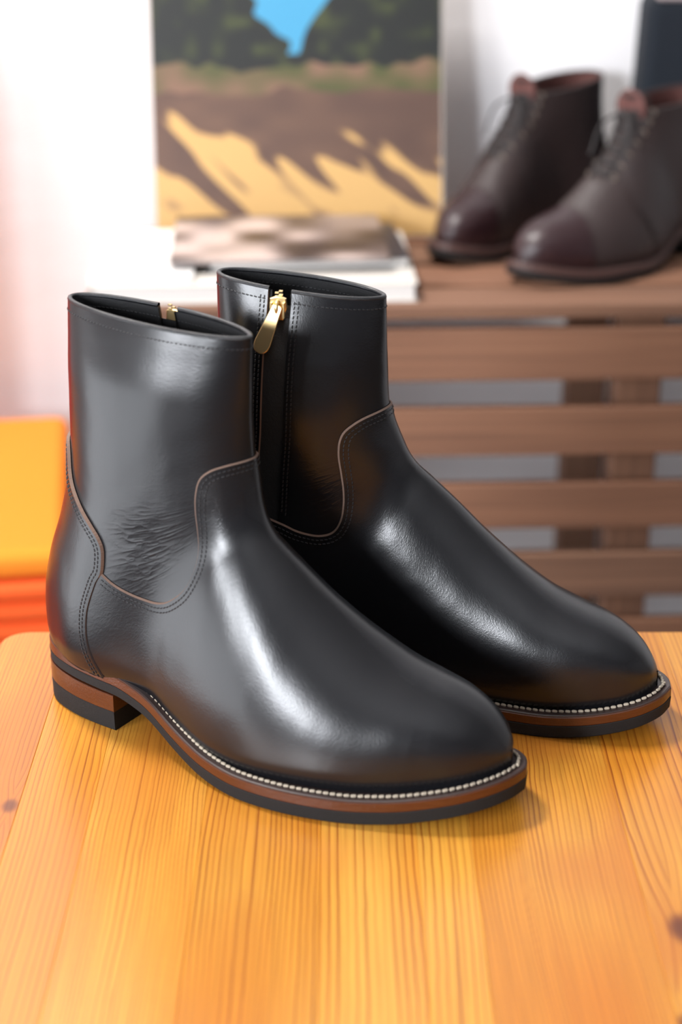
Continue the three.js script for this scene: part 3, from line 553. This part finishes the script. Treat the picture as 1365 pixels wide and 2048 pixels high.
function zipBoot(S, side, label, pos, turn, vampLine, zipLine) {
  const t = thing('zip_boot', label, 'boot', pos, turn, 'pair of black zip boots');
  const ph = side > 0 ? 0 : 41;
  const wr = (p) => {
    const [x, y, z] = p, k = z > 0 ? 1 : 5;
    let d = 0.35 * (vnoise(x / 26 + 9 + ph, y / 26 + z / 60 + k, 256, 256) - 0.5) * (0.55 + 0.45 * sstep(60, 100, y)) + 0.1 * (vnoise(x / 9 + 3 + ph, y / 9 + z / 9 + k, 256, 256, 1) - 0.5);
    const ank = Math.exp(-(((x - 100) / 30) ** 2) - (((y - 128) / 20) ** 2));               // fine creases over the ankle
    const w = vnoise((x + y * 0.35) / 15 + k * 7 + ph, (y - x * 0.28) / 4.2 + k, 256, 256, 1);
    d += ank * 0.14 * (w - 0.5);
    d -= ank * 0.6;
    return d;
  };
  const surf = prepare(S, 1.25, wr), cut = cutter(surf);
  const counter = lineField(counterLine), vamp = lineField(vampLine), zip = lineField(zipLine);
  const zipAxis = (p) => p[2] < 0 ? Math.abs(zip(p[0], p[1])) : 99;
  const zipEnd = zipLine[zipLine.length - 1][1];
  const rimY = (x) => S.rim[0] + (S.rim[1] - S.rim[0]) * (x - 30) / 116;
  // memory of the two fields per vertex
  const keep = (f) => { const m = new WeakMap(); return (p) => { let v = m.get(p); if (v === undefined) m.set(p, v = f(p)); return v; }; };
  const gV = keep((p) => (p[1] > 260 ? -99 : -vamp(p[0], p[1]))), gK = keep((p) => -counter(p[0], p[1])), gZ = keep((p) => zipAxis(p));
  const zipHalf = 7.2, low = cut(surf.T, (p) => p[1] - weltTop(clamp(p[0], 0, TIPX)) + 3.5).T;
  // shaft
  const a = cut(low, (p) => 9 - gV(p)), b = cut(a.T, (p) => 9 - gK(p)), c = cut(b.T, (p) => Math.max(gZ(p) - zipHalf, zipEnd - p[1]));
  part('shaft', sheet(c.T, 0, side), M.shaft, t);
  part('zip_edge', edgeStrip(c.cuts.filter(([q, r]) => q.p[1] > zipEnd + 1 && r.p[1] > zipEnd + 1), -2.4, 0.02, side), M.rawEdge, t, 'raw brown leather edge along the zip');
  // vamp over it
  const v = cut(low, (p) => gV(p)), v2 = cut(v.T, (p) => 7 - gK(p));
  part('vamp', sheet(v2.T, 1.5, side), M.black, t);
  part('vamp_edge', edgeStrip(v.cuts.filter(([q]) => gK(q.p) < 0.5), 0.4, 1.52, side, gV, 0.85), M.rawEdge, t, 'raw tan leather edge of the vamp');
  // heel counter over both
  const k = cut(low, (p) => gK(p));
  part('heel_counter', sheet(k.T, 2.3, side), M.black, t);
  const isUp = ([q]) => q.p[1] > 103;
  part('counter_edge', edgeStrip(k.cuts.filter(isUp), 0.4, 2.32, side, gK, 0.8), M.rawEdge, t, 'raw tan leather edge of the heel counter');
  for (const s of [1, -1]) part('counter_lower_edge', edgeStrip(k.cuts.filter((q) => !isUp(q) && q[0].p[2] * s > 0), 0.5, 2.32, side, gK, 0.8), M.darkEdge, t);
  // sewn rows
  const sew = (name, T, f, lift, ok = () => true, step = 2.7) => { const line = cut(T, f).cuts.filter(([q, r]) => ok(q.p) && ok(r.p)); const g = stitches(chains(line), step, 2.1, 0.42, lift, side, 0.12); if (g) part(name, g, M.thread, t).userData.kind = 'stuff'; };
  sew('vamp_stitching', v2.T, (p) => gV(p) - 2.2, 1.55, (p) => gK(p) < -1); sew('vamp_stitching', v2.T, (p) => gV(p) - 4.9, 1.55, (p) => gK(p) < -1);
  sew('counter_stitching', k.T, (p) => gK(p) - 2.4, 2.35); sew('counter_stitching', k.T, (p) => gK(p) - 4.7, 2.35);
  sew('rim_stitching', c.T, (p) => rimY(p[0]) - p[1] - 5.5, 0.05, (p) => gZ(p) > zipHalf + 1);
  const onZip = (p) => p[2] < 0 && p[1] > zipEnd + 4 && p[1] < rimY(p[0]) - 3;
  sew('zip_stitching', c.T, (p) => gZ(p) - zipHalf - 2.0, 0.05, onZip); sew('zip_stitching', c.T, (p) => gZ(p) - zipHalf - 4.4, 0.05, onZip);
  // placket behind the zip
  const pl = cut(cut(low, (p) => 12 - gZ(p)).T, (p) => Math.min(p[1] - zipEnd + 4, rimY(p[0]) - 7 - p[1]));
  part('zip_placket', sheet(pl.T, -2.2, side), M.lining, t);
  // lining
  const inner = cut(cut(low, (p) => p[1] - 105).T, (p) => Math.max(gZ(p) - zipHalf + 1.5, rimY(p[0]) - 30 - p[1]));
  part('lining', sheet(inner.T, -2.8, side, true), M.lining, t, 'black lining');
  part('lining_edge', edgeStrip(inner.cuts, -4.2, -2.6, side), M.lining, t);
  sew('lining_stitching', inner.T, (p) => rimY(p[0]) - p[1] - 6, -2.9);
  // rolled top edge
  const W = surf.NP + 1, ring = []; for (let j = 0; j < W - 1; j++) { const q = surf.verts[j]; if (gZ(q.p) > zipHalf - 0.5) ring.push(q); }
  let start = 0; for (let j = 0; j < ring.length; j++) { const q = ring[j], r = ring[(j + 1) % ring.length]; if (Math.hypot(q.p[0] - r.p[0], q.p[2] - r.p[2]) > 8) start = j + 1; }
  const path = []; for (let j = 0; j < ring.length; j += 2) { const q = ring[(start + j) % ring.length]; path.push(new THREE.Vector3((q.p[0] - q.n[0] * 1.35) / 1000, (q.p[1] + 0.2) / 1000, (q.p[2] - q.n[2] * 1.35) * side / 1000)); }
  const tube = new THREE.TubeGeometry(new THREE.CatmullRomCurve3(path), 220, 0.00155, 8, false);
  part('rolled_rim', tube, M.black, t);
  // sole
  soleParts(t, side, { rubber: M.rubber, stack: M.stackedLeather, welt: M.weltTop, weltThread: M.weltThread }, { singleStitches: true });
  // slider and pull of the zip
  const F = surf.F, zx = zipLine[0][0], zy = rimY(zx) - 9.5; let zz = 10; while (F(zx, zy, -zz) < 0) zz += 0.1;
  const sl = part('zip_slider', sliderShape(), M.gold, t, 'gold zip slider'); const at = new THREE.Vector3(zx / 1000, zy / 1000, -zz * side / 1000);
  sl.position.copy(at); const out = new THREE.Vector3(0, 0, -side); sl.lookAt(0, 0, 0);
  sl.rotation.set(0, out.z > 0 ? 0 : Math.PI, 0);
  const pull = part('pull_tab', pullShape(), M.gold, sl, 'gold pull tab'); pull.position.set(0, 0.001, 0.0044); pull.rotation.set(-0.22, 0, side > 0 ? 0.1 : -0.36);
  const teeth = []; for (let i = 0; i < 4; i++) { const g = new THREE.BoxGeometry(0.0022, 0.0009, 0.0014); g.translate(i % 2 ? 0.0012 : -0.0012, 0.0068 + i * 0.0011, -0.001); teeth.push(g); }
  part('zip_teeth', mergeGeometries(teeth), M.gold, sl);
  return shade(t);
}
function sliderShape() {
  const s = new THREE.Shape(); s.moveTo(-0.0042, 0.006); s.quadraticCurveTo(0, 0.0078, 0.0042, 0.006); s.lineTo(0.0046, 0.001); s.lineTo(0.0026, -0.006); s.lineTo(-0.0026, -0.006); s.lineTo(-0.0046, 0.001); s.closePath();
  const body = new THREE.ExtrudeGeometry(s, { depth: 0.0018, bevelEnabled: true, bevelThickness: 0.0005, bevelSize: 0.0005, bevelSegments: 2 });
  const bridge = new THREE.TubeGeometry(new THREE.CatmullRomCurve3([new THREE.Vector3(0, 0.0048, 0.002), new THREE.Vector3(0, 0.0038, 0.0052), new THREE.Vector3(0, -0.001, 0.0056), new THREE.Vector3(0, -0.0042, 0.002)]), 16, 0.0011, 8);
  const wing = (x) => { const g = new THREE.BoxGeometry(0.0012, 0.009, 0.0032); g.translate(x, -0.0002, 0.003); return g; };
  return mergeGeometries([body.toNonIndexed(), bridge.toNonIndexed(), wing(-0.0036).toNonIndexed(), wing(0.0036).toNonIndexed()].map((g) => { g.deleteAttribute('uv'); return g; }));
}
function pullShape() {
  const s = new THREE.Shape(); s.moveTo(-0.0026, 0.0012); s.quadraticCurveTo(0, 0.003, 0.0026, 0.0012); s.lineTo(0.0045, -0.021); s.quadraticCurveTo(0.0045, -0.0275, 0, -0.0275); s.quadraticCurveTo(-0.0045, -0.0275, -0.0045, -0.021); s.closePath();
  const h = new THREE.Path(); h.absellipse(0, -0.0004, 0.0014, 0.0011, 0, Math.PI * 2, true); s.holes.push(h);
  return new THREE.ExtrudeGeometry(s, { depth: 0.0012, bevelEnabled: true, bevelThickness: 0.0004, bevelSize: 0.0004, bevelSegments: 2, curveSegments: 16 });
}
const zipLeft = [[80, 262], [80, 250], [79, 230], [78, 206], [77, 176], [75, 150], [73, 119]], zipRight = [[84, 262], [84, 250], [82, 230], [80, 206], [78, 176], [76, 150], [74, 122]];
zipBoot(lastA, 1, 'black leather zip boot showing its plain outer side, in front of its mate', [-0.178, 0, -0.980], -0.578, vampLineRight, zipRight);
zipBoot(lastB, -1, 'black leather zip boot with a gold pull tab hanging on its visible inner side', [-0.1098, 0, -1.004], -0.205, vampLineLeft, zipLeft);
// ---------------------------------------------------------------- brown lace-up boots on the crate
const lastC = { ...lastBase, rim: [182, 172], pivot: [190, 158],
  ridge: [[40, 100], [60, 120], [80.8, 136], [102.4, 147], [124, 156], [143.4, 158], [160, 152], [178, 138], [202.8, 112], [226.6, 90], [245, 76], [262.2, 70], [278.4, 65.5], [291, 59.5], [300, 53], [305.5, 46], [309, 39], [311, 33]],
  back: [[30, 5], [42, 4], [60, 3], [75, 4], [99, 10], [126, 18], [150, 22], [200, 24]], front: [[30, 100], [75, 112], [99, 126], [126, 146], [150, 154], [200, 158]],
  width: [[30, 30], [42, 32], [55, 34], [75, 35], [99, 35], [126, 35], [150, 35.5], [200, 36]] };
const brownLeather = mat(lin(0.03, 0.018, 0.017), 0.5, { bumpMap: leatherBump, bumpScale: 0.0003 }), brownCap = mat(lin(0.026, 0.0105, 0.012), 0.3, { bumpMap: leatherBump, bumpScale: 0.0001 }), tongueMat = mat(lin(0.1, 0.036, 0.03), 0.8), tongueDark = mat(lin(0.03, 0.018, 0.016), 0.7), laceMat = mat(lin(0.03, 0.026, 0.026), 0.8), brownWelt = mat(lin(0.07, 0.035, 0.03), 0.4), eyeletMat = mat(lin(0.25, 0.2, 0.16), 0.4, { metalness: 0.8 });
function laceBoot(side, label, pos, turn, scale) {
  const t = thing('lace_boot', label, 'boot', pos, turn, 'pair of brown lace boots'); t.scale.setScalar(scale);
  const surf = prepare(lastC, 0.7, (p) => 0.8 * (vnoise(p[0] / 22 + 3, p[1] / 22 + p[2] / 30, 256, 256) - 0.5)), cut = cutter(surf);
  const low = cut(surf.T, (p) => p[1] - weltTop(clamp(p[0], 0, TIPX)) + 3.5).T;
  const capLine = lineField([[246, 0], [250, 30], [248, 60], [240, 100]]), quarter = lineField([[150, 0], [165, 40], [190, 78], [196, 100], [192, 125]]);
  const slitHalf = (p) => { const u = clamp((p[1] - 95) / 90); return 9 + 9 * u; };
  const inSlit = (p) => (p[0] > 118 && p[1] > 99 && p[0] < 215 ? Math.abs(p[2] - 2) - slitHalf(p) : 20);
  const cap = cut(low, (p) => -capLine(p[0], p[1])), vamp = cut(cut(low, (p) => capLine(p[0], p[1]) + 6).T, (p) => inSlit(p));
  part('toe_cap', sheet(cap.T, 1.4, side), brownCap, t, 'burgundy toe cap');
  part('toe_cap_edge', edgeStrip(cap.cuts, -0.3, 1.42, side), brownCap, t);
  part('upper', sheet(vamp.T, 0, side), brownLeather, t);
  part('upper_edge', edgeStrip(vamp.cuts, -2.2, 0.02, side), tongueDark, t);
  const q = cut(cut(low, (p) => quarter(p[0], p[1])).T, (p) => inSlit(p)), q2 = cut(q.T, (p) => p[1] - 60);
  part('quarter', sheet(cut(q.T, (p) => p[0] - 60).T, 1.3, side), brownLeather, t);
  const tg = cut(cut(low, (p) => 4 - inSlit(p)).T, (p) => p[0] - 110);
  part('tongue', sheet(tg.T, -1.6, side), tongueDark, t, 'dark brown tongue');
  const inner = cut(cut(low, (p) => p[1] - 110).T, (p) => inSlit(p));
  part('lining', sheet(inner.T, -2.6, side, true), tongueMat, t, 'reddish lining');
  const W = surf.NP + 1, path = []; for (let j = 0; j < W - 1; j += 2) { const v = surf.verts[j]; path.push(new THREE.Vector3((v.p[0] - v.n[0] * 1.2) / 1000, (v.p[1] + (inSlit(v.p) < 0 ? 16 : 0)) / 1000, (v.p[2] - v.n[2] * 1.2) * side / 1000)); }
  part('rolled_rim', new THREE.TubeGeometry(new THREE.CatmullRomCurve3(path, true), 160, 0.0018, 6, true), brownLeather, t);
  // tongue top standing above the rim
  const tt = new THREE.SphereGeometry(1, 20, 14); tt.scale(0.004, 0.02, 0.02); tt.rotateZ(-0.1); tt.translate(0.156, 0.174, 0.002 * side); part('tongue_top', tt, tongueMat, t, 'reddish tongue top');
  // laces: crossings between pairs of eyelets
  const F = surf.F, front = (y, z) => { let x = 120; while (F(x, y, z) < 0) x += 0.25; return x; };
  const levels = [106, 116, 127, 138, 149, 160, 170];
  const eye = levels.map((y) => [-1, 1].map((s) => { const z = 2 + s * (slitHalf([0, y]) + 5.5); return [front(y, z), y, z]; }));
  const eg = new THREE.TorusGeometry(0.0026, 0.0009, 6, 12);
  for (const [a, b] of eye) for (const e of [a, b]) { const m = part('eyelet', eg, eyeletMat, t); m.position.set((e[0] + 1.6) / 1000, e[1] / 1000, e[2] * side / 1000); m.rotation.y = Math.PI / 2 - 0.5 * Math.sign(e[2] * side); }
  const P = (e, out) => new THREE.Vector3((e[0] + out) / 1000, e[1] / 1000, e[2] * side / 1000), midPt = (a, b) => { const y = (a[1] + b[1]) / 2; return new THREE.Vector3((front(y, 2) + 3.2) / 1000, y / 1000, 0.002 * side); };
  for (let i = 0; i + 1 < eye.length; i++) for (const [a, b] of [[eye[i][0], eye[i + 1][1]], [eye[i][1], eye[i + 1][0]]]) part('lace', new THREE.TubeGeometry(new THREE.CatmullRomCurve3([P(a, 2), midPt(a, b), P(b, 2)]), 10, 0.0017, 6), laceMat, t);
  const topE = eye[eye.length - 1], kn = new THREE.Vector3((front(168, 2) + 5) / 1000, 0.17, 0.002 * side);
  for (const s of [-1, 1]) part('lace', new THREE.TubeGeometry(new THREE.CatmullRomCurve3([P(topE[s < 0 ? 0 : 1], 2), kn, new THREE.Vector3(kn.x + 0.012, kn.y - 0.012, kn.z + s * 0.018), new THREE.Vector3(kn.x + 0.026, kn.y - 0.045, kn.z + s * 0.022)]), 20, 0.0016, 6), laceMat, t);
  const sk = cut(low, (p) => quarter(p[0], p[1]) - 3).cuts.filter(([a]) => inSlit(a.p) > 2 && a.p[1] < 125); const sg = stitches(chains(sk), 3.2, 2.4, 0.5, 1.4, side); if (sg) part('quarter_stitching', sg, laceMat, t).userData.kind = 'stuff';
  soleParts(t, side, { rubber: M.rubber, stack: brownWelt, welt: brownWelt, weltThread: brownWelt });
  return shade(t);
}
laceBoot(1, 'brown leather lace boot with burgundy toe cap close to the print', [0.2955, CT, -1.9555], -2.36, 0.92);
laceBoot(-1, 'brown leather lace boot with burgundy toe cap standing nearest the crate front edge', [0.392, CT, -1.853], -2.36, 0.92);
renderer.render(scene, camera);
